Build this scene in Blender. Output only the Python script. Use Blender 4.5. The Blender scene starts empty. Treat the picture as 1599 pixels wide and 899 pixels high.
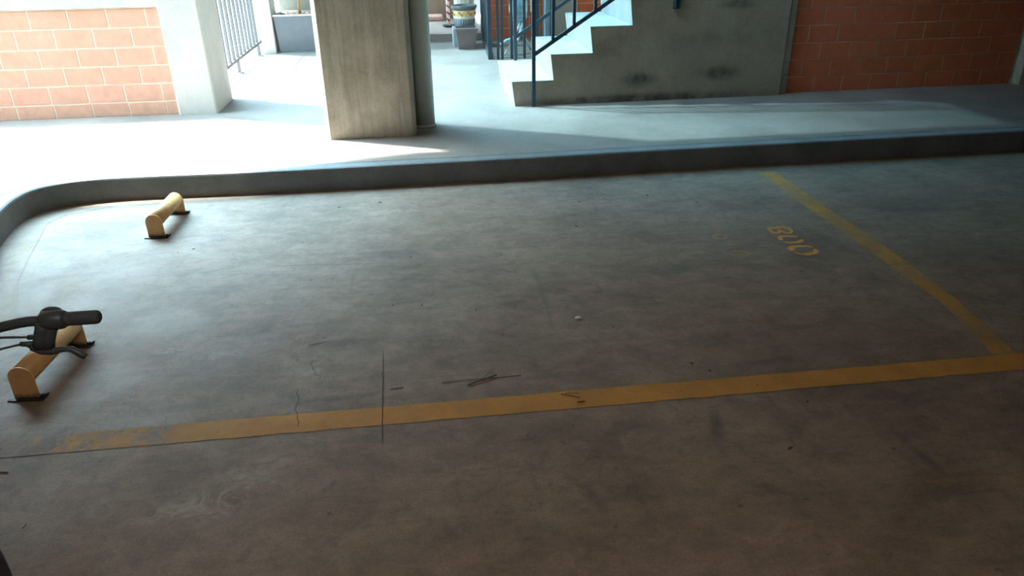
import bpy, bmesh, math, random
from mathutils import Vector, Matrix
R = math.radians
PI = math.pi
scene = bpy.context.scene
C = scene.collection
rnd = random.Random(7)

# ------------------------------------------------------------------ camera
cam_data = bpy.data.cameras.new('camera')
cam = bpy.data.objects.new('camera', cam_data)
C.objects.link(cam)
cam_data.sensor_width = 36.0
cam_data.lens = 1160.0 / 1599.0 * 36.0
cam_data.clip_start = 0.02
cam_data.clip_end = 200
PITCH, ROLL, YAW = R(26.0), R(-0.97), R(6.65)
fw = Vector((math.sin(YAW) * math.cos(PITCH), math.cos(YAW) * math.cos(PITCH), -math.sin(PITCH)))
rt = Vector((math.cos(YAW), -math.sin(YAW), 0))
up = rt.cross(fw)
r2 = rt * math.cos(ROLL) + up * math.sin(ROLL)
u2 = -rt * math.sin(ROLL) + up * math.cos(ROLL)
cam.matrix_world = Matrix(((r2.x, u2.x, -fw.x, 0), (r2.y, u2.y, -fw.y, 0), (r2.z, u2.z, -fw.z, 1.55), (0, 0, 0, 1)))
scene.camera = cam

# ------------------------------------------------------------------ sky, sun, exposure
world = bpy.data.worlds.new('sky')
scene.world = world
world.use_nodes = True
wn = world.node_tree.nodes
wl = world.node_tree.links
bg = wn['Background']
tc = wn.new('ShaderNodeTexCoord')
sep = wn.new('ShaderNodeSeparateXYZ')
wl.new(tc.outputs['Generated'], sep.inputs[0])
ramp = wn.new('ShaderNodeValToRGB')
ramp.color_ramp.elements[0].position = 0.0
ramp.color_ramp.elements[0].color = (0.76, 0.93, 1.0, 1)
ramp.color_ramp.elements[1].position = 0.9
ramp.color_ramp.elements[1].color = (0.40, 0.74, 0.95, 1)
wl.new(sep.outputs['Z'], ramp.inputs[0])
bg.inputs['Strength'].default_value = 1.6

sun_data = bpy.data.lights.new('sun', 'SUN')
sun_data.energy = 21.0
sun_data.angle = R(2.2)
sun_data.color = (1.0, 0.97, 0.92)
sun = bpy.data.objects.new('sun', sun_data)
C.objects.link(sun)
SUN_EL = R(59)
sd = Vector((0.885 * math.cos(SUN_EL), -0.465 * math.cos(SUN_EL), -math.sin(SUN_EL)))
sun.rotation_euler = sd.to_track_quat('-Z', 'Y').to_euler()
sun.location = (-6, 9, 9)
# hazy sky: bright all round the sun, dimmer toward the zenith
hz = wn.new('ShaderNodeMapRange')
hz.interpolation_type = 'SMOOTHSTEP'
wl.new(sep.outputs['Z'], hz.inputs[0])
for i, x in enumerate((0.70, 1.0, 1.0, 0.30)):
    hz.inputs[i + 1].default_value = x
dot = wn.new('ShaderNodeVectorMath')
dot.operation = 'DOT_PRODUCT'
wl.new(tc.outputs['Generated'], dot.inputs[0])
dot.inputs[1].default_value = (-sd.x, -sd.y, -sd.z)
glow = wn.new('ShaderNodeMapRange')
glow.interpolation_type = 'SMOOTHSTEP'
wl.new(dot.outputs['Value'], glow.inputs[0])
for i, x in enumerate((0.70, 0.99, 0.45, 37.0)):
    glow.inputs[i + 1].default_value = x
mul = wn.new('ShaderNodeMath')
mul.operation = 'MULTIPLY'
wl.new(hz.outputs[0], mul.inputs[0])
wl.new(glow.outputs[0], mul.inputs[1])
gm = wn.new('ShaderNodeVectorMath')
gm.operation = 'SCALE'
wl.new(ramp.outputs['Color'], gm.inputs[0])
wl.new(mul.outputs[0], gm.inputs['Scale'])
wl.new(gm.outputs[0], bg.inputs['Color'])

scene.view_settings.view_transform = 'Standard'
scene.view_settings.look = 'None'
scene.view_settings.gamma = 1
scene.view_settings.use_curve_mapping = False
scene.view_settings.exposure = 0.42

# ------------------------------------------------------------------ node helpers
class NT:
    def __init__(self, name):
        self.m = bpy.data.materials.new(name)
        self.m.use_nodes = True
        self.t = self.m.node_tree
        self.b = self.t.nodes['Principled BSDF']
    def n(self, kind, **kw):
        nd = self.t.nodes.new(kind)
        for k, v in kw.items():
            setattr(nd, k, v)
        return nd
    def l(self, a, b):
        self.t.links.new(a, b)
    def pos(self):
        return self.n('ShaderNodeNewGeometry').outputs['Position']
    def mapping(self, src, scale=(1, 1, 1), loc=(0, 0, 0), rot=(0, 0, 0)):
        mp = self.n('ShaderNodeMapping')
        mp.inputs['Scale'].default_value = scale
        mp.inputs['Location'].default_value = loc
        mp.inputs['Rotation'].default_value = rot
        self.l(src, mp.inputs['Vector'])
        return mp.outputs[0]
    def noise(self, src, scale, detail=5, rough=0.6, dist=0.0):
        nz = self.n('ShaderNodeTexNoise')
        nz.inputs['Scale'].default_value = scale
        nz.inputs['Detail'].default_value = detail
        nz.inputs['Roughness'].default_value = rough
        nz.inputs['Distortion'].default_value = dist
        self.l(src, nz.inputs['Vector'])
        return nz.outputs['Fac']
    def rng(self, v, a, b, c=0.0, d=1.0, smooth=False):
        mr = self.n('ShaderNodeMapRange')
        if smooth:
            mr.interpolation_type = 'SMOOTHSTEP'
        self.l(v, mr.inputs[0])
        for i, x in enumerate((a, b, c, d)):
            mr.inputs[i + 1].default_value = x
        return mr.outputs[0]
    def math(self, op, a, b=None):
        mt = self.n('ShaderNodeMath', operation=op)
        for i, x in enumerate((a, b)):
            if x is None:
                continue
            if isinstance(x, (int, float)):
                mt.inputs[i].default_value = x
            else:
                self.l(x, mt.inputs[i])
        return mt.outputs[0]
    def mix(self, f, a, b, mode='MIX'):
        mx = self.n('ShaderNodeMix', data_type='RGBA', blend_type=mode)
        for sock, x in ((mx.inputs[0], f), (mx.inputs[6], a), (mx.inputs[7], b)):
            if isinstance(x, (int, float)):
                sock.default_value = x
            elif isinstance(x, tuple):
                sock.default_value = (*x, 1) if len(x) == 3 else x
            else:
                self.l(x, sock)
        return mx.outputs[2]
    def blob(self, p, x, y, rx, ry, ang=0.0, soft=0.5, axis='XY'):
        """soft elliptical stain mask around a place on the surface"""
        v = self.n('ShaderNodeVectorMath', operation='SUBTRACT')
        self.l(p, v.inputs[0])
        v.inputs[1].default_value = (x, y, 0) if axis == 'XY' else (x, 0, y)
        mp = self.n('ShaderNodeMapping')
        mp.vector_type = 'TEXTURE'
        if axis == 'XY':
            mp.inputs['Rotation'].default_value = (0, 0, ang)
            mp.inputs['Scale'].default_value = (rx, ry, 1000)
        else:
            mp.inputs['Rotation'].default_value = (0, -ang, 0)
            mp.inputs['Scale'].default_value = (rx, 1000, ry)
        self.l(v.outputs[0], mp.inputs[0])
        ln = self.n('ShaderNodeVectorMath', operation='LENGTH')
        self.l(mp.outputs[0], ln.inputs[0])
        return self.rng(ln.outputs['Value'], 1.0, 1.0 - soft, 0, 1, True)
    def bump(self, h, strength, dist=0.01):
        bp = self.n('ShaderNodeBump')
        bp.inputs['Strength'].default_value = strength
        bp.inputs['Distance'].default_value = dist
        self.l(h, bp.inputs['Height'])
        self.l(bp.outputs[0], self.b.inputs['Normal'])
    def out(self, col=None, rough=None, metal=None, spec=None):
        for name, v in (('Base Color', col), ('Roughness', rough), ('Metallic', metal), ('Specular IOR Level', spec)):
            if v is None:
                continue
            if isinstance(v, (int, float)):
                self.b.inputs[name].default_value = v
            elif isinstance(v, tuple):
                self.b.inputs[name].default_value = (*v, 1)
            else:
                self.l(v, self.b.inputs[name])
        return self.m


def floor_nodes(t, dark=(0.120, 0.086, 0.063), light=(0.31, 0.236, 0.178)):
    """worn dusty concrete: shared by the floor and, through the wear, by the paint on it"""
    p = t.pos()
    big = t.noise(p, 1.6, 6, 0.62, 0.4)
    mid = t.noise(t.mapping(p, (1, 1.9, 1), rot=(0, 0, 0.35)), 4.5, 8, 0.7, 0.6)
    fine = t.noise(p, 60, 4, 0.7)
    s = t.math('ADD', t.math('MULTIPLY', big, 0.5), t.math('MULTIPLY', mid, 0.5))
    col = t.mix(t.rng(s, 0.33, 0.66), dark, light)
    mott = t.noise(t.mapping(p, loc=(7, 3, 0)), 15, 8, 0.78, 0.8)
    col = t.mix(t.rng(mott, 0.46, 0.66, 0, 0.42), col, (0.085, 0.068, 0.054))
    mott2 = t.noise(t.mapping(p, loc=(2, 9, 0)), 10, 8, 0.75, 0.5)
    col = t.mix(t.rng(mott2, 0.52, 0.72, 0, 0.35), col, (0.36, 0.27, 0.20))
    grain = t.rng(t.noise(p, 130, 5, 0.8), 0.3, 0.7, 0.74, 1.26)
    gc = t.n('ShaderNodeCombineXYZ')
    for i in range(3):
        t.l(grain, gc.inputs[i])
    col = t.mix(1.0, col, gc.outputs[0], 'MULTIPLY')
    # streaks from tyres turning in
    st = t.noise(t.mapping(p, (1.2, 14, 1), rot=(0, 0, -0.5)), 1.5, 5, 0.6, 0.2)
    col = t.mix(t.rng(st, 0.56, 0.74, 0, 0.30), col, (0.07, 0.062, 0.055))
    st2 = t.noise(t.mapping(p, (12, 1.0, 1), rot=(0, 0, -0.45), loc=(3, 1, 0)), 1.3, 5, 0.6, 0.3)
    col = t.mix(t.rng(st2, 0.60, 0.76, 0, 0.28), col, (0.06, 0.055, 0.05))
    # small dark spots
    sp = t.noise(p, 24, 2, 0.5)
    col = t.mix(t.rng(sp, 0.70, 0.76, 0, 0.55), col, (0.05, 0.045, 0.04))
    return p, col, s, fine


def mat_floor():
    t = NT('garage_floor_concrete')
    p, col, s, fine = floor_nodes(t)
    brk = t.rng(t.noise(p, 9, 7, 0.75, 1.5), 0.44, 0.60)
    # pale scraped patches
    for (x, y, rx, ry, a, k) in ((-0.68, 1.84, 0.26, 0.11, 0.35, 1.0), (-0.60, 1.98, 0.16, 0.07, 0.5, 0.9),
                                 (-0.85, 1.80, 0.14, 0.05, 0.3, 0.55), (-1.10, 2.79, 0.10, 0.035, 0.0, 0.7),
                                 (-0.92, 2.72, 0.16, 0.05, -0.1, 0.4), (-0.50, 2.55, 0.16, 0.06, 0.2, 0.35)):
        f = t.math('MULTIPLY', t.math('MULTIPLY', t.blob(p, x, y, rx, ry, a, 0.7), brk), k)
        col = t.mix(f, col, (0.36, 0.31, 0.26))
    brk2 = t.rng(t.noise(t.mapping(p, loc=(5, 2, 0)), 7, 7, 0.7, 0.8), 0.38, 0.62, 0.25, 1)
    # dark oil and tyre smudges
    for (x, y, rx, ry, a, k) in ((0.92, 1.95, 0.035, 0.20, -0.25, 0.75), (0.97, 1.66, 0.12, 0.035, -0.6, 0.6),
                                 (1.52, 1.75, 0.03, 0.17, 0.1, 0.6), (-0.365, 1.85, 0.05, 0.018, 0.9, 0.75),
                                 (0.05, 2.39, 0.16, 0.015, -0.05, 0.0), (0.63, 1.98, 0.16, 0.10, 0.3, 0.5),
                                 (0.42, 1.72, 0.035, 0.12, 0.5, 0.55), (1.12, 2.55, 0.30, 0.10, 0.1, 0.35),
                                 (-0.35, 2.75, 0.22, 0.05, 0.1, 0.40), (-0.40, 2.34, 0.30, 0.03, 0.05, 0.45),
                                 (-0.82, 1.95, 0.16, 0.06, 0.4, 0.4), (0.00, 1.62, 0.13, 0.07, 0.2, 0.45),
                                 (0.25, 1.55, 0.12, 0.09, 1.0, 0.45), (0.75, 1.5, 0.22, 0.07, 0.4, 0.4),
                                 (2.05, 2.95, 0.25, 0.12, 0.5, 0.35), (1.15, 3.25, 0.28, 0.10, 0.2, 0.30),
                                 (1.75, 2.05, 0.25, 0.06, 0.2, 0.35), (0.37, 3.35, 0.09, 0.012, -0.62, 0.6),
                                 (2.9, 3.9, 0.5, 0.2, 0.1, 0.35), (3.0, 2.7, 0.4, 0.2, 0.6, 0.35)):
        if k:
            f = t.math('MULTIPLY', t.math('MULTIPLY', t.blob(p, x, y, rx, ry, a, 0.8), brk2), k)
            col = t.mix(f, col, (0.05, 0.045, 0.042))
    rough = t.rng(t.noise(p, 3.0, 6, 0.7, 0.5), 0.3, 0.7, 0.56, 0.74)
    t.bump(t.math('ADD', t.math('MULTIPLY', fine, 0.5), t.noise(p, 14, 6, 0.7)), 0.25, 0.004)
    return t.out(col, rough, spec=0.5)


def mat_paint(name, wear, fade_left=None, color=(0.46, 0.22, 0.045), soft=0.10):
    t = NT(name)
    p, col, s, fine = floor_nodes(t)
    w = t.noise(p, 8, 8, 0.75, 0.4)
    w2 = t.noise(p, 55, 5, 0.7)
    w = t.math('ADD', t.math('MULTIPLY', w, 0.72), t.math('MULTIPLY', w2, 0.28))
    if fade_left is not None:
        sp = t.n('ShaderNodeSeparateXYZ')
        t.l(p, sp.inputs[0])
        w = t.math('SUBTRACT', w, t.rng(sp.outputs['X'], fade_left[0], fade_left[1], fade_left[2], 0))
    keep = t.rng(w, wear, wear + soft)
    tone = t.mix(t.rng(t.noise(p, 5, 6, 0.7, 0.3), 0.3, 0.7), tuple(c * 0.72 for c in color), tuple(c * 1.15 for c in color))
    tone = t.mix(t.rng(fine, 0.55, 0.8, 0, 0.5), tone, tuple(c * 0.55 for c in color))
    col = t.mix(keep, col, tone)
    t.bump(t.math('ADD', t.math('MULTIPLY', fine, 0.5), t.noise(p, 14, 6, 0.7)), 0.25, 0.004)
    return t.out(col, 0.70)


def mat_concrete(name, dark, light, scale=3.0, rough=0.8, streak=0.25, stains=(), bump=0.3, stain_col=(0.06, 0.055, 0.045)):
    t = NT(name)
    p = t.pos()
    a = t.noise(p, scale, 7, 0.65, 0.3)
    b = t.noise(p, scale * 14, 5, 0.7)
    s = t.math('ADD', t.math('MULTIPLY', a, 0.7), t.math('MULTIPLY', b, 0.3))
    col = t.mix(t.rng(s, 0.34, 0.64), dark, light)
    if streak:
        v = t.noise(t.mapping(p, (22, 22, 1.2)), 1.2, 6, 0.7)
        col = t.mix(t.rng(v, 0.48, 0.72, 0, streak), col, tuple(c * 0.55 for c in dark))
        v2 = t.noise(t.mapping(p, (17, 17, 0.9), loc=(4, 4, 4)), 1.2, 6, 0.7)
        col = t.mix(t.rng(v2, 0.52, 0.74, 0, streak), col, tuple(min(1, c * 1.35) for c in light))
    if stains:
        brk = t.rng(t.noise(p, 8, 7, 0.7, 0.6), 0.35, 0.60, 0.3, 1)
        for (x, z, rx, rz, ang, k) in stains:
            f = t.math('MULTIPLY', t.math('MULTIPLY', t.blob(p, x, z, rx, rz, ang, 0.8, 'XZ'), brk), k)
            col = t.mix(f, col, stain_col)
    t.bump(s, bump, 0.01)
    return t.out(col, rough)


def mat_brick(name, color, rough=0.8):
    t = NT(name)
    p = t.pos()
    oi = t.n('ShaderNodeObjectInfo')
    a = t.noise(p, 12, 6, 0.7)
    col = t.mix(t.rng(a, 0.3, 0.7), tuple(c * 0.84 for c in color), tuple(min(1, c * 1.1) for c in color))
    col = t.mix(t.rng(oi.outputs['Random'], 0, 1, 0, 0.16), col, tuple(c * 0.70 for c in color))
    t.bump(t.noise(p, 90, 4, 0.7), 0.3, 0.002)
    return t.out(col, rough)


def mat_plain(name, color, rough=0.5, metal=0.0, var=0.15, scale=20, bump=0.0, spec=None):
    t = NT(name)
    tcn = t.n('ShaderNodeTexCoord')
    p = tcn.outputs['Object']
    a = t.noise(p, scale, 5, 0.65)
    col = t.mix(t.rng(a, 0.3, 0.7), tuple(c * (1 - var) for c in color), tuple(min(1, c * (1 + var)) for c in color))
    if bump:
        t.bump(t.noise(p, scale * 4, 4, 0.6), bump, 0.003)
    return t.out(col, rough, metal, spec)


def mat_worn_yellow():
    t = NT('worn_yellow_enamel')
    p = t.n('ShaderNodeTexCoord').outputs['Object']
    a = t.noise(p, 14, 7, 0.7, 0.4)
    b = t.noise(p, 60, 5, 0.7)
    col = t.mix(t.rng(a, 0.3, 0.7), (0.66, 0.36, 0.13), (0.84, 0.50, 0.22))
    col = t.mix(t.rng(b, 0.58, 0.72, 0, 0.6), col, (0.38, 0.22, 0.09))
    sp = t.n('ShaderNodeSeparateXYZ')
    t.l(p, sp.inputs[0])
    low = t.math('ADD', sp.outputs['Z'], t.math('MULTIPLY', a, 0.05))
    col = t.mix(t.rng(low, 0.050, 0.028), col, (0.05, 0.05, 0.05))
    t.bump(b, 0.15, 0.002)
    return t.out(col, 0.42)


def mat_stripes():
    t = NT('red_and_white_spiral')
    p = t.n('ShaderNodeTexCoord').outputs['Object']
    sp = t.n('ShaderNodeSeparateXYZ')
    t.l(p, sp.inputs[0])
    ang = t.math('ARCTAN2', sp.outputs['Y'], sp.outputs['X'])
    v = t.math('ADD', t.math('MULTIPLY', sp.outputs['Z'], 11.0), t.math('MULTIPLY', ang, 1 / (2 * PI)))
    f = t.math('FRACT', v)
    k = t.math('GREATER_THAN', f, 0.66)
    return t.out(t.mix(k, (0.85, 0.82, 0.78), (0.55, 0.05, 0.07)), 0.45)


M = {}
M['floor'] = mat_floor()
M['walk'] = mat_concrete('walkway_concrete', (0.175, 0.138, 0.118), (0.285, 0.235, 0.205), 2.0, 0.5, 0.0, bump=0.12)
M['kerb'] = mat_concrete('kerb_concrete', (0.13, 0.138, 0.145), (0.22, 0.23, 0.238), 4.0, 0.6, 0.0, bump=0.15)
M['column'] = mat_concrete('bare_column_concrete', (0.33, 0.32, 0.245), (0.54, 0.53, 0.43), 4.0, 0.85, 0.5, bump=0.4)
M['plaster'] = mat_concrete('painted_plaster_concrete', (0.55, 0.54, 0.50), (0.70, 0.69, 0.64), 2.5, 0.8, 0.05, bump=0.1)
M['stairwall'] = mat_concrete('stair_wall_render', (0.25, 0.20, 0.15), (0.39, 0.32, 0.24), 2.2, 0.85, 0.08,
                              stains=((1.88, 0.335, 0.22, 0.09, 0, 0.9), (2.62, 0.37, 0.27, 0.09, 0, 0.9), (2.70, 0.93, 0.22, 0.07, 0, 0.8),
                                      (1.6, 0.62, 0.3, 0.12, 0.4, 0.35), (2.45, 0.66, 0.3, 0.1, 0, 0.3),
                                      (1.9, 0.17, 1.5, 0.07, 0, 0.9)))  # last entry darkens a band along the foot of the wall
M['step'] = mat_concrete('pale_step_concrete', (0.29, 0.29, 0.28), (0.40, 0.40, 0.385), 3.0, 0.6, 0.0, bump=0.1)
M['brick_l'] = mat_brick('salmon_brick', (0.80, 0.44, 0.315))
M['brick_r'] = mat_brick('brick_red_block', (0.66, 0.175, 0.08))
M['mortar_l'] = mat_concrete('pale_mortar', (0.80, 0.74, 0.62), (0.90, 0.86, 0.74), 9, 0.9, 0.0)
M['mortar_r'] = mat_concrete('brown_mortar', (0.58, 0.42, 0.30), (0.70, 0.54, 0.40), 9, 0.9, 0.0)
M['greenwall'] = mat_concrete('grey_green_wall', (0.26, 0.25, 0.21), (0.34, 0.33, 0.28), 2, 0.8, 0.05)
M['brownwall'] = mat_concrete('brown_wall_paint', (0.25, 0.185, 0.15), (0.33, 0.25, 0.21), 2, 0.8, 0.05)
M['garage'] = mat_concrete('garage_wall_paint', (0.34, 0.24, 0.18), (0.42, 0.31, 0.24), 1, 0.9, 0.0)
M['ceiling'] = mat_concrete('ceiling_concrete', (0.42, 0.33, 0.26), (0.52, 0.42, 0.34), 1.5, 0.9, 0.0)
M['ground'] = mat_concrete('courtyard_concrete', (0.36, 0.36, 0.34), (0.50, 0.50, 0.47), 1.5, 0.8, 0.0)
M['line'] = mat_paint('yellow_road_paint', 0.30, (-1.45, -0.45, 0.22))
M['line_worn'] = mat_paint('worn_yellow_road_paint', 0.34, color=(0.44, 0.22, 0.045), soft=0.22)
M['line_faint'] = mat_paint('nearly_gone_yellow_paint', 0.50, color=(0.34, 0.19, 0.05), soft=0.22)
M['digit'] = mat_paint('orange_stencil_paint', 0.33, color=(0.70, 0.32, 0.06), soft=0.12)
M['digit_faint'] = mat_paint('faded_stencil_paint', 0.34, color=(0.46, 0.27, 0.07), soft=0.3)
M['crack'] = mat_plain('crack_dirt', (0.03, 0.026, 0.023), 0.95)
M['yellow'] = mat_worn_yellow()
M['blackmetal'] = mat_plain('dirty_black_steel', (0.035, 0.037, 0.04), 0.6, 0.3, 0.4, 50)
M['railblue'] = mat_plain('dark_blue_grey_enamel', (0.030, 0.050, 0.070), 0.38, 0.0, 0.2, 20)
M['railgrey'] = mat_plain('grey_rail_enamel', (0.14, 0.145, 0.155), 0.45, 0.0, 0.1, 20)
M['pipe'] = mat_plain('grey_painted_pipe', (0.60, 0.62, 0.54), 0.55, 0.0, 0.12, 5, 0.05)
M['rubber'] = mat_plain('black_rubber', (0.050, 0.058, 0.066), 0.7, 0, 0.25, 80, 0.3)
M['barpaint'] = mat_plain('matt_black_handlebar', (0.055, 0.066, 0.076), 0.45, 0.2, 0.2, 30)
M['plastic'] = mat_plain('black_plastic', (0.048, 0.058, 0.068), 0.45, 0, 0.2, 60)
M['steel'] = mat_plain('dull_steel', (0.40, 0.41, 0.42), 0.35, 0.9, 0.1, 30)
M['bikered'] = mat_plain('dark_red_frame_enamel', (0.20, 0.02, 0.02), 0.35, 0.1, 0.1, 20)
M['planter'] = mat_plain('slate_grey_planter', (0.17, 0.20, 0.225), 0.5, 0, 0.1, 5)
M['planter_rim'] = mat_plain('light_planter_rim', (0.62, 0.62, 0.60), 0.5)
M['soil'] = mat_plain('bark_mulch', (0.11, 0.07, 0.05), 0.95, 0, 0.5, 60, 0.8)
M['bark'] = mat_plain('pale_orange_bark', (0.58, 0.33, 0.16), 0.8, 0, 0.25, 30, 0.4)
M['brownpot'] = mat_plain('mauve_brown_pot', (0.20, 0.155, 0.145), 0.55, 0, 0.08, 8)
M['greypot'] = mat_plain('dark_grey_glazed_pot', (0.15, 0.155, 0.15), 0.4, 0, 0.3, 15)
M['ribpot'] = mat_plain('ribbed_grey_pot', (0.20, 0.23, 0.25), 0.5, 0, 0.2, 15)
M['band'] = mat_plain('golden_yellow_band', (0.78, 0.55, 0.24), 0.5, 0, 0.1, 15)
M['cream'] = mat_plain('cream_plastic', (0.70, 0.66, 0.56), 0.5, 0, 0.06, 10)
M['scroll'] = mat_plain('dark_scroll_paint', (0.10, 0.07, 0.04), 0.6)
M['bluebox'] = mat_plain('pale_grey_blue_block', (0.32, 0.37, 0.40), 0.6, 0, 0.1, 10)
M['stripe'] = mat_stripes()
M['leafpink'] = mat_plain('dusty_pink_stone', (0.50, 0.32, 0.27), 0.8, 0, 0.2, 20)
M['bluewrap'] = mat_plain('glossy_pale_blue_wrap', (0.36, 0.58, 0.66), 0.2, 0, 0.4, 14, 0.6)
M['bluepost'] = mat_plain('light_blue_post_paint', (0.20, 0.42, 0.52), 0.45, 0, 0.1, 10)
M['whiteenamel'] = mat_plain('white_enamel', (0.80, 0.80, 0.78), 0.4)
M['pebble'] = mat_plain('off_white_pebble', (0.62, 0.60, 0.56), 0.8, 0, 0.2, 60, 0.3)
M['twig'] = mat_plain('dry_dark_twig', (0.075, 0.055, 0.04), 0.9, 0, 0.3, 60)

# ------------------------------------------------------------------ mesh helpers
class MB:
    def __init__(self):
        self.v = []
        self.f = []
        self.smooth = []
    def add(self, vs, fs, smooth=False):
        o = len(self.v)
        self.v += [tuple(x) for x in vs]
        self.f += [tuple(i + o for i in f) for f in fs]
        self.smooth += [smooth] * len(fs)
        return self
    def box(self, x0, x1, y0, y1, z0, z1):
        vs = [(x, y, z) for z in (z0, z1) for y in (y0, y1) for x in (x0, x1)]
        return self.add(vs, [(0, 2, 3, 1), (4, 5, 7, 6), (0, 1, 5, 4), (2, 6, 7, 3), (0, 4, 6, 2), (1, 3, 7, 5)])
    def cbox(self, x0, x1, y0, y1, z0, z1, c=0.004):
        """box with chamfered edges (24 vertices)"""
        bm = bmesh.new()
        vs = [bm.verts.new((x, y, z)) for z in (z0, z1) for y in (y0, y1) for x in (x0, x1)]
        for f in [(0, 2, 3, 1), (4, 5, 7, 6), (0, 1, 5, 4), (2, 6, 7, 3), (0, 4, 6, 2), (1, 3, 7, 5)]:
            bm.faces.new([vs[i] for i in f])
        bmesh.ops.bevel(bm, geom=bm.edges[:], offset=c, segments=1, affect='EDGES', profile=0.5)
        bm.verts.index_update()
        self.add([v.co[:] for v in bm.verts], [[v.index for v in f.verts] for f in bm.faces])
        bm.free()
        return self
    def prism(self, poly, a, b, axis='y'):
        """poly: 2D outline; extruded between a and b along axis (y: poly is xz, z: poly is xy, x: poly is yz)"""
        n = len(poly)
        def P(q, w):
            return {'y': (q[0], w, q[1]), 'z': (q[0], q[1], w), 'x': (w, q[0], q[1])}[axis]
        vs = [P(q, a) for q in poly] + [P(q, b) for q in poly]
        fs = [tuple(range(n)), tuple(range(2 * n - 1, n - 1, -1))]
        fs += [(i, i + n, (i + 1) % n + n, (i + 1) % n) for i in range(n)]
        return self.add(vs, fs)
    def tube(self, pts, r, seg=10, caps=True, smooth=True):
        pts = [Vector(p) for p in pts]
        n = len(pts)
        rr = r if isinstance(r, (list, tuple)) else [r] * n
        tang = []
        for i in range(n):
            t = (pts[min(i + 1, n - 1)] - pts[max(i - 1, 0)])
            tang.append(t.normalized())
        ref = Vector((0, 0, 1)) if abs(tang[0].z) < 0.9 else Vector((1, 0, 0))
        u = tang[0].cross(ref).normalized()
        vs = []
        for i in range(n):
            t = tang[i]
            u = (u - t * u.dot(t)).normalized()
            w = t.cross(u)
            for k in range(seg):
                a = 2 * PI * k / seg
                vs.append(pts[i] + (u * math.cos(a) + w * math.sin(a)) * rr[i])
        fs = []
        for i in range(n - 1):
            for k in range(seg):
                a = i * seg + k
                b = i * seg + (k + 1) % seg
                fs.append((a, b, b + seg, a + seg))
        self.add(vs, fs, smooth)
        if caps:
            o = len(self.v) - len(vs)
            self.f.append(tuple(o + k for k in reversed(range(seg))))
            self.f.append(tuple(o + (n - 1) * seg + k for k in range(seg)))
            self.smooth += [False, False]
        return self
    def bar(self, a, b, w, d):
        """square bar from a to b, width w (horizontal) and depth d"""
        a, b = Vector(a), Vector(b)
        t = (b - a).normalized()
        ref = Vector((0, 1, 0)) if abs(t.y) < 0.9 else Vector((1, 0, 0))
        u = t.cross(ref).normalized()
        v = t.cross(u).normalized()
        vs = [p + u * sx * w / 2 + v * sy * d / 2 for p in (a, b) for sx, sy in ((-1, -1), (1, -1), (1, 1), (-1, 1))]
        return self.add(vs, [(3, 2, 1, 0), (4, 5, 6, 7)] + [(i, (i + 1) % 4, (i + 1) % 4 + 4, i + 4) for i in range(4)])
    def lathe(self, prof, cx=0, cy=0, seg=32, smooth=True):
        vs = []
        n = len(prof)
        for (r, z) in prof:
            for k in range(seg):
                a = 2 * PI * k / seg
                vs.append((cx + r * math.cos(a), cy + r * math.sin(a), z))
        fs = []
        for i in range(n - 1):
            for k in range(seg):
                a = i * seg + k
                b = i * seg + (k + 1) % seg
                fs.append((a, b, b + seg, a + seg))
        o = len(self.v)
        self.add(vs, fs, smooth)
        self.f.append(tuple(o + k for k in reversed(range(seg))))
        self.f.append(tuple(o + (n - 1) * seg + k for k in range(seg)))
        self.smooth += [False, False]
        return self
    def ball(self, c, r, seg=12, squash=(1, 1, 1)):
        prof = [(max(0.0005, math.sin(PI * i / seg)) * r, -math.cos(PI * i / seg) * r) for i in range(seg + 1)]
        o = len(self.v)
        self.lathe(prof, 0, 0, seg * 2)
        for i in range(o, len(self.v)):
            x, y, z = self.v[i]
            self.v[i] = (c[0] + x * squash[0], c[1] + y * squash[1], c[2] + z * squash[2])
        return self
    def build(self, name, mat, parent=None, origin=None):
        me = bpy.data.meshes.new(name)
        ox = Vector(origin) if origin is not None else Vector((0, 0, 0))
        me.from_pydata([tuple(Vector(p) - ox) for p in self.v], [], self.f)
        for p, s in zip(me.polygons, self.smooth):
            p.use_smooth = s
        bm = bmesh.new()
        bm.from_mesh(me)
        bmesh.ops.recalc_face_normals(bm, faces=bm.faces)
        bm.to_mesh(me)
        bm.free()
        me.materials.append(mat)
        o = bpy.data.objects.new(name, me)
        C.objects.link(o)
        o.location = ox
        if parent is not None:
            o.parent = parent
            o.location = ox - Vector(parent.location)
            if parent.type == 'EMPTY':
                pass
        return o


def empty(name, loc, label=None, cat=None, group=None, kind=None):
    o = bpy.data.objects.new(name, None)
    o.empty_display_size = 0.1
    C.objects.link(o)
    o.location = loc
    return tag(o, label, cat, group, kind)


def tag(o, label=None, cat=None, group=None, kind=None):
    for k, v in (('label', label), ('category', cat), ('group', group), ('kind', kind)):
        if v:
            o[k] = v
    return o


def copy_tree(o, parent=None):
    c = o.copy()
    C.objects.link(c)
    if parent is not None:
        c.parent = parent
    for ch in [x for x in bpy.data.objects if x.parent == o]:
        copy_tree(ch, c)
    return c


Z0 = 0.15      # walkway height
# ------------------------------------------------------------------ floor of the parking bay
o = MB().box(-2.6, 9.0, -5.0, 4.95, -0.12, 0.0).build('floor', M['floor'])
tag(o, 'worn dusty grey-brown concrete floor of the parking bay', 'floor', kind='structure')
floor = o
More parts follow.
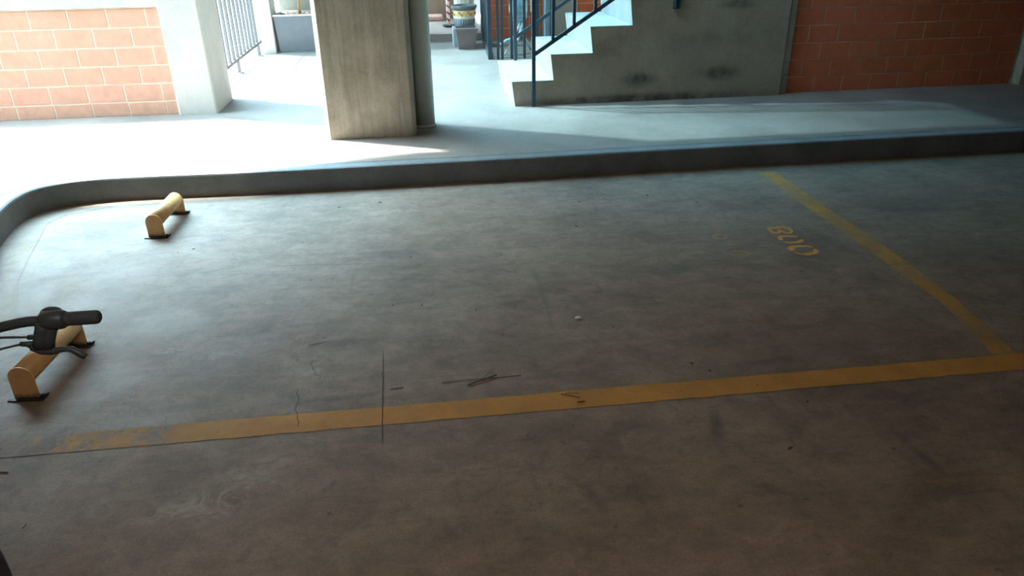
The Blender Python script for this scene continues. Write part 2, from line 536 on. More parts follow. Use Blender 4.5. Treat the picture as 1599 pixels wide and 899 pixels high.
# fine cracks in the floor, each a thin recess line of dirt
def strip(pts, w, z=0.0012, jitter=0.0):
    mb = MB()
    pts = [Vector((*p, 0)) for p in pts]
    vs = []
    for i, p in enumerate(pts):
        t = (pts[min(i + 1, len(pts) - 1)] - pts[max(i - 1, 0)]).normalized()
        n = Vector((-t.y, t.x, 0))
        ww = w[i] if isinstance(w, (list, tuple)) else w
        a = p + n * (ww / 2 + rnd.uniform(-jitter, jitter))
        b = p - n * (ww / 2 + rnd.uniform(-jitter, jitter))
        vs += [(a.x, a.y, z), (b.x, b.y, z)]
    fs = [(2 * i, 2 * i + 1, 2 * i + 3, 2 * i + 2) for i in range(len(pts) - 1)]
    return mb.add(vs, fs)
def wobble(a, b, n, amp):
    a, b = Vector(a), Vector(b)
    t = (b - a)
    nn = Vector((-t.y, t.x)).normalized()
    return [tuple(a + t * i / n + nn * (rnd.uniform(-amp, amp) if 0 < i < n else 0)) for i in range(n + 1)]
strip(wobble((-0.222, 2.66), (-0.206, 2.03), 14, 0.0015), [0.0008] + [0.0028] * 13 + [0.0008], 0.0024).build('crack', M['crack'], floor)
strip(wobble((-0.84, 3.60), (-0.26, 3.545), 14, 0.004), [0.001] + [0.0022] * 13 + [0.001]).build('crack', M['crack'], floor)
strip(wobble((-0.54, 2.744), (-0.445, 2.768), 5, 0.001), [0.001, 0.004, 0.005, 0.005, 0.003, 0.001]).build('crack', M['crack'], floor)
strip(wobble((-0.53, 2.42), (-0.50, 2.18), 9, 0.012), 0.002, 0.0024).build('crack', M['crack'], floor)
strip(wobble((-0.50, 2.62), (-0.46, 2.48), 7, 0.012), 0.002).build('crack', M['crack'], floor)

# painted lines
def line_pts(a, b, n=40):
    a, b = Vector(a), Vector(b)
    return [tuple(a + (b - a) * i / n) for i in range(n + 1)]
o = strip(line_pts((-2.1, 2.20), (4.6, 2.212), 160), 0.108, 0.0016, 0.0025).build('painted_line', M['line'])
tag(o, 'long yellow line across the foreground of the bay, faded at its left end', 'road marking')
o = strip([(2.318, 4.70), (2.322, 4.45), (2.312, 4.1), (2.318, 3.7), (2.318, 3.3), (2.306, 3.0), (2.300, 2.75), (2.262, 2.5), (2.215, 2.262)], [0.10, 0.12, 0.115, 0.11, 0.11, 0.10, 0.085, 0.085, 0.095], 0.0014).build('painted_line', M['line_worn'])
tag(o, 'yellow line running from the foreground line back to the kerb at right', 'road marking')
o = strip(line_pts((1.9, 4.755), (4.8, 4.80)), 0.05, 0.0015, 0.004).build('painted_line', M['line_faint'])
tag(o, 'thin worn yellow line along the foot of the kerb at the right', 'road marking')
o = strip([(-1.85, 3.0), (-2.10, 3.6), (-2.20, 4.0), (-2.30, 4.45), (-2.24, 4.62), (-2.05, 4.72)], 0.10, 0.0015, 0.004).build('painted_line', M['line_faint'])
tag(o, 'worn yellow line following the curved kerb at the left', 'road marking')
o = strip(line_pts((1.40, 1.585), (2.6, 1.60)), 0.07, 0.0015, 0.006).build('painted_line', M['line_faint'])
tag(o, 'barely visible worn yellow line at the bottom right of the floor', 'road marking')

# stencilled bay number 008, read facing left
num = empty('bay_number', (1.93, 3.5, 0), 'orange stencilled parking bay number 008 beside the right-hand line', 'road marking')
DZ = 0.0015
d = strip([(1.883, 3.69), (1.908, 3.693), (1.934, 3.690), (1.950, 3.700), (1.975, 3.698), (1.995, 3.672), (1.994, 3.632), (1.975, 3.606), (1.956, 3.606), (1.942, 3.623), (1.931, 3.655)],
          [0.02, 0.026, 0.026, 0.024, 0.026, 0.02, 0.018, 0.016, 0.02, 0.02, 0.016], DZ).build('digit', M['digit'], num)
strip([(1.887, 3.69), (1.879, 3.655), (1.884, 3.622), (1.908, 3.618), (1.930, 3.640), (1.937, 3.668)], [0.022, 0.018, 0.02, 0.024, 0.02, 0.016], DZ + 0.0004).build('digit', M['digit'], num)
strip([(1.880, 3.515), (1.882, 3.545), (1.903, 3.566), (1.932, 3.566), (1.961, 3.556), (1.986, 3.542)], [0.022, 0.026, 0.024, 0.022, 0.018, 0.010], DZ).build('digit', M['digit'], num)
strip([(1.878, 3.488), (1.905, 3.475), (1.945, 3.473), (1.974, 3.484), (1.994, 3.504)], [0.010, 0.022, 0.026, 0.028, 0.014], DZ).build('digit', M['digit'], num)
strip([(1.872, 3.370), (1.876, 3.402), (1.898, 3.422), (1.938, 3.422), (1.974, 3.414), (2.001, 3.401)], [0.026, 0.032, 0.028, 0.024, 0.018, 0.010], DZ).build('digit', M['digit'], num)
strip([(1.872, 3.346), (1.890, 3.324), (1.928, 3.313), (1.964, 3.321), (1.990, 3.344), (1.994, 3.372)], [0.008, 0.022, 0.028, 0.028, 0.026, 0.012], DZ).build('digit', M['digit'], num)
num2 = empty('bay_number', (1.58, 3.5, 0), 'small faded yellow number 010 left of the orange bay number', 'road marking')
strip([(1.536, 3.600), (1.545, 3.636), (1.575, 3.649), (1.606, 3.638), (1.608, 3.604), (1.580, 3.584), (1.548, 3.584), (1.536, 3.600)], 0.020, DZ).build('digit', M['digit_faint'], num2)
strip([(1.551, 3.510), (1.584, 3.500), (1.623, 3.495)], [0.014, 0.018, 0.014], DZ).build('digit', M['digit_faint'], num2)
strip([(1.536, 3.392), (1.570, 3.412), (1.612, 3.408), (1.644, 3.376), (1.618, 3.350), (1.576, 3.350), (1.540, 3.368), (1.536, 3.392)], 0.018, DZ).build('digit', M['digit_faint'], num2)

# ------------------------------------------------------------------ raised walkway and its kerb
edge = [(-1.30, 0.5), (-1.80, 2.2), (-2.10, 3.1), (-2.22, 3.55), (-2.31, 3.92), (-2.375, 4.18), (-2.41, 4.38), (-2.415, 4.54), (-2.38, 4.66), (-2.29, 4.745),
        (-2.15, 4.80), (-1.95, 4.825), (-1.6, 4.82), (-1.1, 4.80), (-0.5, 4.80), (0.0, 4.805), (0.7, 4.815), (1.47, 4.835), (2.4, 4.85), (3.36, 4.862), (4.4, 4.872), (6, 4.885), (9.0, 4.90)]
def offset(pts, d):
    out = []
    for i, p in enumerate(pts):
        a = Vector(pts[max(i - 1, 0)])
        b = Vector(pts[min(i + 1, len(pts) - 1)])
        t = (b - a).normalized()
        out.append((p[0] - t.y * d, p[1] + t.x * d))
    return out
def sweep_profile(pts, prof):
    """prof: (offset away from the bay, height) pairs"""
    mb = MB()
    rows = [[(x, y, z) for (x, y) in offset(pts, dd)] for dd, z in prof]
    vs = [p for r in rows for p in r]
    n = len(pts)
    fs = []
    for j in range(len(prof)):
        j2 = (j + 1) % len(prof)
        for i in range(n - 1):
            fs.append((j * n + i, j * n + i + 1, j2 * n + i + 1, j2 * n + i))
    fs.append(tuple(j * n for j in range(len(prof))))
    fs.append(tuple(j * n + n - 1 for j in reversed(range(len(prof)))))
    return mb.add(vs, fs)
# smoother edge by Catmull-Rom
def smooth_path(p, k=4):
    out = []
    for i in range(len(p) - 1):
        p0, p1, p2, p3 = (Vector(p[max(i - 1, 0)]), Vector(p[i]), Vector(p[i + 1]), Vector(p[min(i + 2, len(p) - 1)]))
        for j in range(k):
            t = j / k
            q = 0.5 * ((2 * p1) + (p2 - p0) * t + (2 * p0 - 5 * p1 + 4 * p2 - p3) * t * t + (3 * p1 - p0 - 3 * p2 + p3) * t ** 3)
            out.append((q.x, q.y))
    out.append(tuple(p[-1]))
    return out
edge = smooth_path(edge)
o = sweep_profile(edge, [(0.0, -0.05), (0.0, Z0 - 0.016), (0.004, Z0 - 0.006), (0.014, Z0), (0.10, Z0), (0.103, Z0 - 0.006), (0.103, -0.05)]).build('kerb', M['kerb'])
tag(o, 'grey concrete kerb edging the raised walkway, curving at the left', 'kerb', kind='structure')
inner = offset(edge, 0.106)
poly = inner + [(9.0, 14.0), (-1.99, 14.0), (-1.99, 6.9), (-6.0, 6.9), (-6.0, 0.5)]
o = MB().prism(poly, -0.05, Z0, 'z').build('walkway', M['walk'])
tag(o, 'smooth concrete walkway raised above the parking bay', 'walkway', kind='structure')
walkway = o
o = MB().box(-30, -2.0, 6.95, 30, -0.12, 0.05).box(-30, -6.05, -10, 6.9, -0.12, 0.05).build('courtyard_ground', M['ground'])
tag(o, 'bright sunlit concrete ground outside beyond the railing', 'ground', kind='structure')

# ------------------------------------------------------------------ walls of bricks
def brick_wall(name, x0, x1, yf, th, rows, joint_rows, L, mat, mortar, mort=0.012, label='', proud=0.004, z_top=None):
    """rows: z boundaries; joint_rows: x phase of each row"""
    w = MB().box(x0, x1, yf + proud, yf + th, rows[0], z_top or rows[-1]).build(name, mortar)
    tag(w, label, 'wall', kind='structure')
    cache = {}
    for r in range(len(rows) - 1):
        z0, z1 = rows[r] + (mort / 2 if r else 0), rows[r + 1] - mort / 2
        ph = joint_rows[r % len(joint_rows)]
        k = math.floor((x0 - ph) / L)
        while True:
            a = ph + k * L
            b = a + L
            k += 1
            if a >= x1 - 0.02:
                break
            xa, xb = max(a, x0) + mort / 2, min(b, x1) - mort / 2
            if xb - xa < 0.015:
                continue
            key = (round(xb - xa, 3), round(z1 - z0, 3))
            if key not in cache:
                bm = MB().cbox(-(xb - xa) / 2, (xb - xa) / 2, 0, proud + 0.02, -(z1 - z0) / 2, (z1 - z0) / 2, 0.0022)
                ob = bm.build('brick', mat)
                cache[key] = ob.data
            else:
                ob = bpy.data.objects.new('brick', cache[key])
                C.objects.link(ob)
            ob.parent = w
            ob.location = ((xa + xb) / 2, yf + rnd.uniform(-0.0012, 0.0012), (z0 + z1) / 2)
            ob.rotation_euler = (0, rnd.uniform(-0.002, 0.002), 0)
    return w
brick_wall('wall_left', -5.6, -2.04, 6.655, 0.15, [0.15, 0.265, 0.411, 0.557, 0.703, 0.855, 1.002], [-2.30 + 0.148, -2.16, -2.30, -2.16, -2.30, -2.16], 0.298,
           M['brick_l'], M['mortar_l'], 0.011, 'low wall of salmon bricks with pale mortar at the left', z_top=1.002)
o = MB().cbox(-5.62, -2.04, 6.645, 6.83, 1.004, 1.16, 0.008).build('trim_1', M['plaster'])
tag(o, 'pale concrete coping along the top of the left brick wall', 'coping', kind='structure')
rows = [0.15, 0.287, 0.433, 0.578, 0.725, 0.868]
while rows[-1] < 2.5:
    rows.append(rows[-1] + 0.1445)
brick_wall('wall_right', 3.265, 5.475, 6.475, 0.18, rows, [3.535, 3.40, 3.55, 3.42, 3.55, 3.41], 0.2715,
           M['brick_r'], M['mortar_r'], 0.007, 'red-orange brick wall to the right of the stairs', proud=0.003, z_top=2.9)

# ------------------------------------------------------------------ concrete columns
def column(name, x0, x1, y0, y1, z1, ch, mat, label):
    c = ch
    p = [(x0 + c, y0), (x1 - c, y0), (x1, y0 + c), (x1, y1 - c), (x1 - c, y1), (x0 + c, y1), (x0, y1 - c), (x0, y0 + c)]
    o = MB().prism(p, Z0 - 0.02, z1, 'z').build(name, mat)
    return tag(o, label, 'column', kind='structure')
column('concrete_column', -0.712, -0.048, 5.525, 5.95, 3.1, 0.032, M['column'], 'broad bare concrete column standing on the walkway in the middle')
column('concrete_column', -2.04, -1.725, 6.59, 7.20, 3.6, 0.012, M['plaster'], 'pale plastered column at the end of the left brick wall')
column('concrete_column', -2.03, -1.762, 9.98, 10.35, 3.6, 0.01, M['plaster'], 'white sunlit column at the far end of the left railing')
column('concrete_column', 5.50, 5.95, 6.40, 6.90, 3.1, 0.015, M['column'], 'concrete column at the far right end of the brick wall')
o = MB().cbox(3.205, 3.262, 6.44, 6.65, Z0, 2.9, 0.004).build('trim_2', M['column'])
tag(o, 'narrow concrete strip between the stair wall and the right brick wall', 'trim', kind='structure')

# ------------------------------------------------------------------ ceiling slab and enclosure of the garage
o = MB().prism([(-5.6, -5.0), (9.0, -5.0), (9.0, 5.72), (-1.3, 5.72), (-2.4, 5.46), (-5.6, 5.36)], 2.45, 2.75, 'z').build('ceiling', M['ceiling'])  # unseen slab, its edge shaped to limit how far sun and sky reach
tag(o, 'unseen concrete ceiling slab over the parking bay, edge shaped for the light', 'ceiling', kind='structure')
o = MB().box(-5.8, 9.0, -5.2, -5.0, -0.1, 2.75).build('wall_front', M['garage'])  # unseen wall added to bounce dim warm light
tag(o, 'unseen garage wall behind the camera, added for warm bounce', 'wall', kind='structure')
o = MB().box(-3.5, -3.3, -5.0, 4.0, -0.1, 2.75).build('shade_wall_left', M['garage'])  # unseen wall added to keep side light off the foreground
tag(o, 'unseen wall left of the camera, added to darken the foreground', 'wall', kind='structure')
o = MB().box(9.0, 9.2, -5.2, 14.0, -0.1, 3.4).build('wall_side', M['garage'])  # out of view, added for warm bounced light
tag(o, 'unseen garage wall far to the right, added for warm bounce', 'wall', kind='structure')
o = MB().box(5.95, 9.0, 6.48, 6.65, Z0, 2.9).build('wall_corner', M['garage'])
tag(o, 'plain wall to the right of the last column', 'wall', kind='structure')
o = MB().box(3.0, 9.0, 5.72, 7.7, 2.75, 2.95).build('added_slab_right', M['ceiling'])  # unseen slab added over the right end for the light
tag(o, 'added unseen concrete slab over the right end of the walkway and upper stairs', 'ceiling', kind='structure')

# added unseen tinted sheet, dims and blues light over passage and stairs
def mat_sheet(name, tint):
    t = NT(name)
    tr = t.n('ShaderNodeBsdfTransparent')
    tr.inputs[0].default_value = (*tint, 1)
    t.l(tr.outputs[0], t.n('ShaderNodeMixShader').inputs[1])
    mx = [n for n in t.t.nodes if n.type == 'MIX_SHADER'][0]
    mx.inputs[0].default_value = 0.04
    t.b.inputs['Base Color'].default_value = (0.5, 0.6, 0.62, 1)
    t.l(t.b.outputs[0], mx.inputs[2])
    t.l(mx.outputs[0], t.t.nodes['Material Output'].inputs[0])
    return t.m
def mat_graded_sheet():  # tint gets denser to the right so the sunlight fades there
    m = mat_sheet('graded_blue_light_filter', (0.3, 0.4, 0.43))
    nt = m.node_tree
    tr = [n for n in nt.nodes if n.type == 'BSDF_TRANSPARENT'][0]
    g = nt.nodes.new('ShaderNodeNewGeometry')
    sx = nt.nodes.new('ShaderNodeSeparateXYZ')
    mr = nt.nodes.new('ShaderNodeMapRange')
    cr = nt.nodes.new('ShaderNodeValToRGB')
    nt.links.new(g.outputs['Position'], sx.inputs[0])
    nt.links.new(sx.outputs['X'], mr.inputs[0])
    mr.inputs[1].default_value = -0.6
    mr.inputs[2].default_value = 2.6
    nt.links.new(mr.outputs[0], cr.inputs[0])
    e = cr.color_ramp.elements
    # each ray crosses both faces of the sheet, so the tint counts twice
    e[0].position, e[0].color = 0.0, (0.37, 0.49, 0.52, 1)
    e[1].position, e[1].color = 1.0, (0.12, 0.18, 0.205, 1)
    k = e.new(0.42)
    k.color = (0.27, 0.37, 0.40, 1)
    nt.links.new(cr.outputs[0], tr.inputs[0])
    return m
o = MB().prism([(-1.45, 5.72), (4.0, 5.72), (4.0, 14.0), (-2.2, 14.0), (-2.2, 6.45), (-1.45, 6.45)], 3.18, 3.19, 'z').build('light_filter_sheet', mat_graded_sheet())
tag(o, 'added unseen blue sheet filtering light over the passage and stairs', 'roof', kind='structure')

# added warm fill lamp, out of view, to brighten the foreground
lamp = empty('fill_lamp', (-0.2, 0.1, 2.44), 'added unseen warm fill lamp under the ceiling above the camera', 'lamp')
MB().cbox(-0.85, 0.45, 0.03, 0.17, 2.405, 2.449, 0.004).build('housing', M['whiteenamel'], lamp)
tm = NT('fill_tube_glow')
tm.b.inputs['Emission Color'].default_value = (1.0, 0.80, 0.62, 1)
tm.b.inputs['Emission Strength'].default_value = 4
MB().tube([(-0.78, 0.10, 2.385), (0.38, 0.10, 2.385)], 0.014, 12).build('tube', tm.m, lamp)
ld = bpy.data.lights.new('fill_light', 'AREA')
ld.shape = 'RECTANGLE'
ld.size, ld.size_y = 1.2, 0.12
ld.energy = 15
ld.color = (1.0, 0.87, 0.76)
lo = bpy.data.objects.new('fill_light', ld)
C.objects.link(lo)
lo.location = (-0.2, 0.10, 2.365)

o = MB().box(-2.3, 3.6, 11.1, 14.0, 2.9, 3.1).build('far_shade_slab', M['ceiling'])  # added slab, out of view, shades the passage's far end
tag(o, 'added unseen slab shading the far end of the passage', 'ceiling', kind='structure')

# added building mass, out of view, put in to hide the low sky
o = MB().box(-17, -12, -8, 30, 0, 7.0).build('sky_blocker', M['garage'])
tag(o, 'added unseen building mass blocking low sky across the open ground', 'building', kind='structure')

# far walls beyond the passage
o = MB().box(-1.76, -0.1, 10.62, 10.8, Z0, 3.0).build('wall_back', M['greenwall'])
tag(o, 'grey-green wall behind the dark planter', 'wall', kind='structure')
o = MB().box(-0.1, 0.80, 12.45, 12.6, Z0, 3.0).build('wall_far', M['brownwall'])
tag(o, 'brown wall at the far end of the passage', 'wall', kind='structure')
o = MB().box(-0.1, 0.9, 10.53, 12.45, Z0 - 0.01, 0.25).build('passage_step', M['walk'])
tag(o, 'low concrete step at the far end of the passage', 'step', kind='structure')
brick_wall('wall_nook', 0.95, 3.4, 10.62, 0.15, [0.15] + [0.29 + 0.146 * i for i in range(13)], [1.1, 0.96], 0.29, M['brick_r'], M['mortar_r'], 0.009,
           'brick wall behind the dark railing bars beside the stairs')
o = MB().box(0.905, 3.1, 8.97, 10.62, Z0 - 0.01, Z0 + 0.006).build('nook_floor', mat_concrete('shaded_brown_nook_floor', (0.07, 0.06, 0.05), (0.12, 0.10, 0.08), 3, 0.8, 0))  # brown floor with the nook's shade put into its colour
tag(o, 'brown floor behind the bars beside the stairs, coloured dark for shade', 'floor', kind='structure')
o = MB().cbox(1.72, 2.16, 10.40, 10.60, Z0, 2.4, 0.01).build('concrete_column', M['greenwall'])
tag(o, 'grey column against the nook brick wall behind the stairs', 'column', kind='structure')

# ------------------------------------------------------------------ staircase
nst = 7
RX = [0.800 + 0.3335 * i for i in range(nst)]
ZT = [0.357] + [0.357 + 0.2125 * i for i in range(1, nst)]
stair = empty('staircase', (0.8, 6.38, Z0), 'concrete stairs with pale treads rising to the right behind the column', 'stairs', kind='structure')
YF, YM, YB = 6.385, 6.46, 7.52
# side wall following the steps
prof = []
for i in range(nst):
    zb = Z0 - 0.01 if i == 0 else ZT[i - 1]
    prof += [(RX[i] - (0.0 if i else 0), zb), (RX[i] - 0.026, ZT[i])]
prof += [(3.175, ZT[-1]), (3.175, Z0 - 0.01)]
sw = MB().prism(prof, YF, YM, 'y').build('side_wall', M['stairwall'], stair)
for i in range(nst):
    zb = Z0 - 0.01 if i == 0 else ZT[i - 1]
    xe = RX[i + 1] + 0.02 if i < nst - 1 else 3.175
    pr = [(RX[i], zb), (RX[i] - 0.026, ZT[i]), (xe - 0.03, ZT[i]), (xe - 0.03, zb)]
    if i < nst - 1:
        pr[2] = (xe - 0.021, ZT[i])
        pr[3] = (xe - 0.021, zb)
    MB().prism(pr, YM, YB, 'y').build('step', M['step'], stair)
for i in range(1, nst):   # the core under the steps
    pass
MB().box(RX[1] + 0.02, 3.17, YM + 0.005, YB - 0.02, Z0 - 0.01, ZT[0] - 0.001).box(RX[3], 3.17, YM + 0.005, YB - 0.02, ZT[0] - 0.001, ZT[2] - 0.002).box(RX[5], 3.17, YM + 0.005, YB - 0.02, ZT[2] - 0.002, ZT[4] - 0.002).build('core', M['stairwall'], stair)
MB().box(3.18, 3.204, 6.45, 6.6, Z0, 2.9).build('joint', M['crack'], stair)
# pale top skin of the side wall so the treads read as one surface
for i in range(nst):
    xe = RX[i + 1] if i < nst - 1 else 3.175
    MB().box(RX[i] - 0.024, xe - 0.001, YF + 0.001, YM, ZT[i], ZT[i] + 0.0015).build('tread_edge', M['step'], stair)
    zb = Z0 + 0.001 if i == 0 else ZT[i - 1] + 0.002
    MB().add([(RX[i] - 0.002, YF + 0.001, zb), (RX[i] - 0.002, YM, zb), (RX[i] - 0.028, YM, ZT[i] + 0.001), (RX[i] - 0.028, YF + 0.001, ZT[i] + 0.001)], [(0, 1, 2, 3)]).build('riser_edge', M['step'], stair)

# stair railings
def stair_rail(y, label, post_x, bal_x, side, foot):
    g = empty('stair_railing', (post_x, y, Z0), label, 'railing')
    sl = 0.2125 / 0.3335
    def zl(x):
        return 0.589 + (x - 0.965) * sl
    x1 = 3.1
    MB().bar((post_x, y, foot), (post_x, y, 1.62), 0.030, 0.030).build('post', M['railblue'], g)
    MB().bar((post_x + 0.01, y, zl(post_x)), (x1, y, zl(x1)), 0.030, 0.024).build('lower_rail', M['railblue'], g)
    MB().bar((post_x - 0.02, y, zl(post_x) + 1.02), (x1, y, zl(x1) + 1.02), 0.045, 0.03).build('handrail', M['railblue'], g)
    for x in bal_x:
        MB().bar((x, y, zl(x)), (x, y, zl(x) + 1.01), 0.024, 0.024).build('baluster', M['railblue'], g)
    return g
g = stair_rail(6.35, 'dark blue-grey stair railing on the near side of the stairs', 0.955, [1.117 + 0.1755 * i for i in range(11)], -1, Z0 - 0.002)
# wall-fixed post on the side of the stair wall
MB().bar((2.150, 6.355, 0.915), (2.150, 6.355, 1.40), 0.016, 0.024).bar((2.182, 6.355, 0.915), (2.182, 6.355, 1.40), 0.016, 0.024).build('post', M['railblue'], g)
MB().cbox(2.135, 2.197, 6.368, 6.386, 0.905, 0.985, 0.003).build('bracket', M['blackmetal'], g)
stair_rail(7.49, 'dark blue-grey stair railing on the far side of the stairs', 0.945, [1.135 + 0.19 * i for i in range(10)], 1, Z0 - 0.002)

# ------------------------------------------------------------------ left railing at the edge of the passage
lr = empty('passage_railing', (-1.94, 8.5, Z0), 'grey metal railing with vertical bars along the left side of the passage', 'railing')
MB().bar((-1.94, 7.22, 0.292), (-1.94, 9.97, 0.300), 0.030, 0.030).build('bottom_rail', M['railgrey'], lr)
MB().bar((-1.94, 7.22, 1.17), (-1.94, 9.97, 1.17), 0.045, 0.03).build('top_rail', M['railgrey'], lr)
for y in (7.5, 8.60, 9.80):
    MB().bar((-1.94, y, Z0), (-1.94, y, 0.28), 0.030, 0.034).build('leg', M['railgrey'], lr)
    MB().cbox(-1.97, -1.90, y - 0.035, y + 0.035, Z0 - 0.002, Z0 + 0.008, 0.002).build('foot_plate', M['railgrey'], lr)
y = 7.32
while y < 9.9:
    MB().bar((-1.94, y, 0.307), (-1.94, y, 1.155), 0.026, 0.040).build('bar', M['railgrey'], lr)
    y += 0.188

# ------------------------------------------------------------------ dark bars beside the stairs
fr = empty('nook_railing', (0.82, 8.93, Z0), 'dark blue vertical bar enclosure between the passage and the stairs', 'railing')
for (x, w) in ((0.83, 0.045), (0.925, 0.03), (0.975, 0.03), (1.085, 0.03), (1.128, 0.042), (1.235, 0.03), (1.385, 0.04), (1.555, 0.045)):
    MB().bar((x, 8.93, Z0), (x, 8.93, 1.75), w, w).build('post', M['railblue'], fr)
for k in range(9):
    y = 9.10 + k * 0.19
    MB().bar((0.838 + 0.006 * k, y, 0.20), (0.838 + 0.006 * k, y, 1.74), 0.026, 0.026).build('bar', M['railblue'], fr)
MB().bar((0.83, 8.93, 0.185), (0.895, 10.6, 0.185), 0.08, 0.04).build('bottom_rail', M['railblue'], fr)
MB().bar((0.83, 8.93, 1.74), (0.895, 10.6, 1.74), 0.03, 0.05).build('top_rail', M['railblue'], fr)
MB().bar((0.83, 8.93, 1.74), (1.58, 8.93, 1.74), 0.05, 0.03).build('top_rail', M['railblue'], fr)
MB().bar((0.83, 8.93, 0.30), (0.925, 8.93, 0.30), 0.025, 0.02).build('cross_rail', M['railblue'], fr)
o = MB().box(1.49, 1.53, 9.0, 9.04, Z0, 1.9).build('blue_post', M['bluepost'])
tag(o, 'light blue painted post behind the dark bars, right beside the grey column', 'post')
o = MB().box(1.365, 1.40, 9.3, 9.33, 0.62, 1.9).build('sunlit_gate_post', M['whiteenamel'])  # gate post in the sun, its brightness put into the white colour
o = tag(o, 'narrow gate post coloured white as sunlit, behind the dark bars beside the near stair post', 'panel')
# wrapped bundle on tubular legs
wb = empty('wrapped_bundle', (1.22, 9.35, Z0), 'shiny pale blue wrapped bundle on slanting legs behind the dark bars', 'bundle')
prof = [(0.02, 0.50), (0.075, 0.515), (0.10, 0.56), (0.105, 0.66), (0.098, 0.78), (0.11, 0.92), (0.10, 1.05), (0.06, 1.14), (0.015, 1.17)]
mb = MB().lathe(prof, 1.235, 9.4, 28)
for i, (x, y, z) in enumerate(mb.v):
    a = math.atan2(y - 9.4, x - 1.235)
    k = 1 + 0.10 * math.sin(5 * a + 9 * z) + 0.05 * math.sin(11 * a - 17 * z)
    mb.v[i] = (1.235 + (x - 1.235) * k, 9.4 + (y - 9.4) * k, z)
mb.build('wrap', M['bluewrap'], wb)
MB().tube([(1.27, 9.36, 0.54), (1.12, 9.22, 0.30), (1.03, 9.16, Z0 + 0.01)], 0.012, 8).build('leg', M['cream'], wb)
MB().tube([(1.30, 9.36, 0.56), (1.20, 9.20, 0.34), (1.13, 9.12, Z0 + 0.01)], 0.015, 8).build('leg', M['bluewrap'], wb)
MB().tube([(1.20, 9.40, 0.54), (1.32, 9.50, 0.30), (1.40, 9.55, Z0 + 0.01)], 0.014, 8).build('leg', M['bluewrap'], wb)
MB().tube([(1.13, 9.22, 0.33), (1.05, 9.2, 0.31), (0.99, 9.19, 0.27)], 0.022, 8).build('foot_rest', M['bluewrap'], wb)

# ------------------------------------------------------------------ downpipe
pp = empty('downpipe', (0.02, 5.84, Z0), 'grey vertical drainpipe standing just right of the central column', 'pipe')
MB().tube([(0.022, 5.84, Z0 - 0.002), (0.022, 5.84, 3.1)], 0.074, 28).build('pipe', M['pipe'], pp)
MB().lathe([(0.074, Z0), (0.082, Z0), (0.082, Z0 + 0.012), (0.074, Z0 + 0.016)], 0.022, 5.84, 28).build('collar', M['pipe'], pp)

# ------------------------------------------------------------------ pots and planters
def frustum(cx, cy, z0, z1, w0, w1, d0=None, d1=None):
    d0 = d0 or w0
    d1 = d1 or w1
    vs = [(cx + sx * w / 2, cy + sy * dd / 2, z) for z, w, dd in ((z0, w0, d0), (z1, w1, d1)) for sx, sy in ((-1, -1), (1, -1), (1, 1), (-1, 1))]
    return MB().add(vs, [(3, 2, 1, 0), (4, 5, 6, 7)] + [(i, (i + 1) % 4, (i + 1) % 4 + 4, i + 4) for i in range(4)])
pl = empty('square_planter', (-1.50, 10.22, Z0), 'large slate grey square planter with a thin bare trunk, left of the column', 'planter')
frustum(-1.50, 10.25, Z0, 0.585, 0.44, 0.50).build('tub', M['planter'], pl)
mb = MB()
for (a, b, c, d_) in ((-1.755, -1.245, 9.995, 10.02), (-1.755, -1.245, 10.48, 10.505), (-1.755, -1.73, 10.02, 10.48), (-1.27, -1.245, 10.02, 10.48)):
    mb.box(a, b, c, d_, 0.583, 0.603)
mb.build('rim', M['planter_rim'], pl)
mb = MB()
for i in range(120):
    x, y = rnd.uniform(-1.71, -1.29), rnd.uniform(10.04, 10.46)
    mb.ball((x, y, 0.585), rnd.uniform(0.01, 0.022), 4, (1.2, 1, 0.7))
o = mb.build('mulch', M['soil'], pl)
o['kind'] = 'stuff'
MB().tube([(-1.44, 10.18, 0.58), (-1.445, 10.18, 0.70), (-1.435, 10.185, 0.82), (-1.44, 10.19, 1.0), (-1.45, 10.19, 1.5)], [0.022, 0.016, 0.015, 0.014, 0.012], 10).build('trunk', M['bark'], pl)
mb = MB()
for i in range(60):
    a, b = rnd.uniform(0, 2 * PI), rnd.uniform(-0.2, 1.2)
    r = rnd.uniform(0.15, 0.35)
    d0 = Vector((math.cos(a) * math.cos(b), math.sin(a) * math.cos(b), math.sin(b)))
    p0 = Vector((-1.45, 10.19, 1.5)) + d0 * 0.03
    p1 = p0 + d0 * r
    s = d0.cross(Vector((0, 0, 1))).normalized() * 0.03
    mb.add([p0, (p0 + p1) / 2 + s, p1 - Vector((0, 0, 0.05)), (p0 + p1) / 2 - s], [(0, 1, 2, 3)])
leafm = mat_plain('green_leaf', (0.08, 0.16, 0.05), 0.5)
o = mb.build('foliage', leafm, pl)
o['kind'] = 'stuff'

bp = empty('brown_pot', (0.62, 9.85, Z0), 'tapered mauve-brown square flower pot standing at the corner of the dark bars', 'pot')
frustum(0.620, 9.87, Z0, 0.385, 0.205, 0.27).build('tub', M['brownpot'], bp)
mb = MB()
for (a, b, c, d_) in ((0.475, 0.765, 9.725, 9.742), (0.475, 0.765, 9.998, 10.015), (0.475, 0.492, 9.742, 9.998), (0.748, 0.765, 9.742, 9.998)):
    mb.box(a, b, c, d_, 0.380, 0.404)
mb.build('rim', M['brownpot'], bp)
o = MB().cbox(0.465, 0.735, 10.05, 10.32, Z0, 0.375, 0.006).build('plinth_block', M['bluebox'])
tag(o, 'pale grey-blue block behind the brown pot, under the round pot', 'block')
rp = empty('round_pot', (0.62, 10.17, 0.375), 'dark round pot with a golden scroll band standing on the grey block', 'pot')
PX, PY = 0.625, 10.18
prof = [(0.125, 0.376)]
MB().lathe([(0.120, 0.376), (0.128, 0.40), (0.136, 0.475)], PX, PY, 40).build('base', M['ribpot'], rp)
mb = MB()
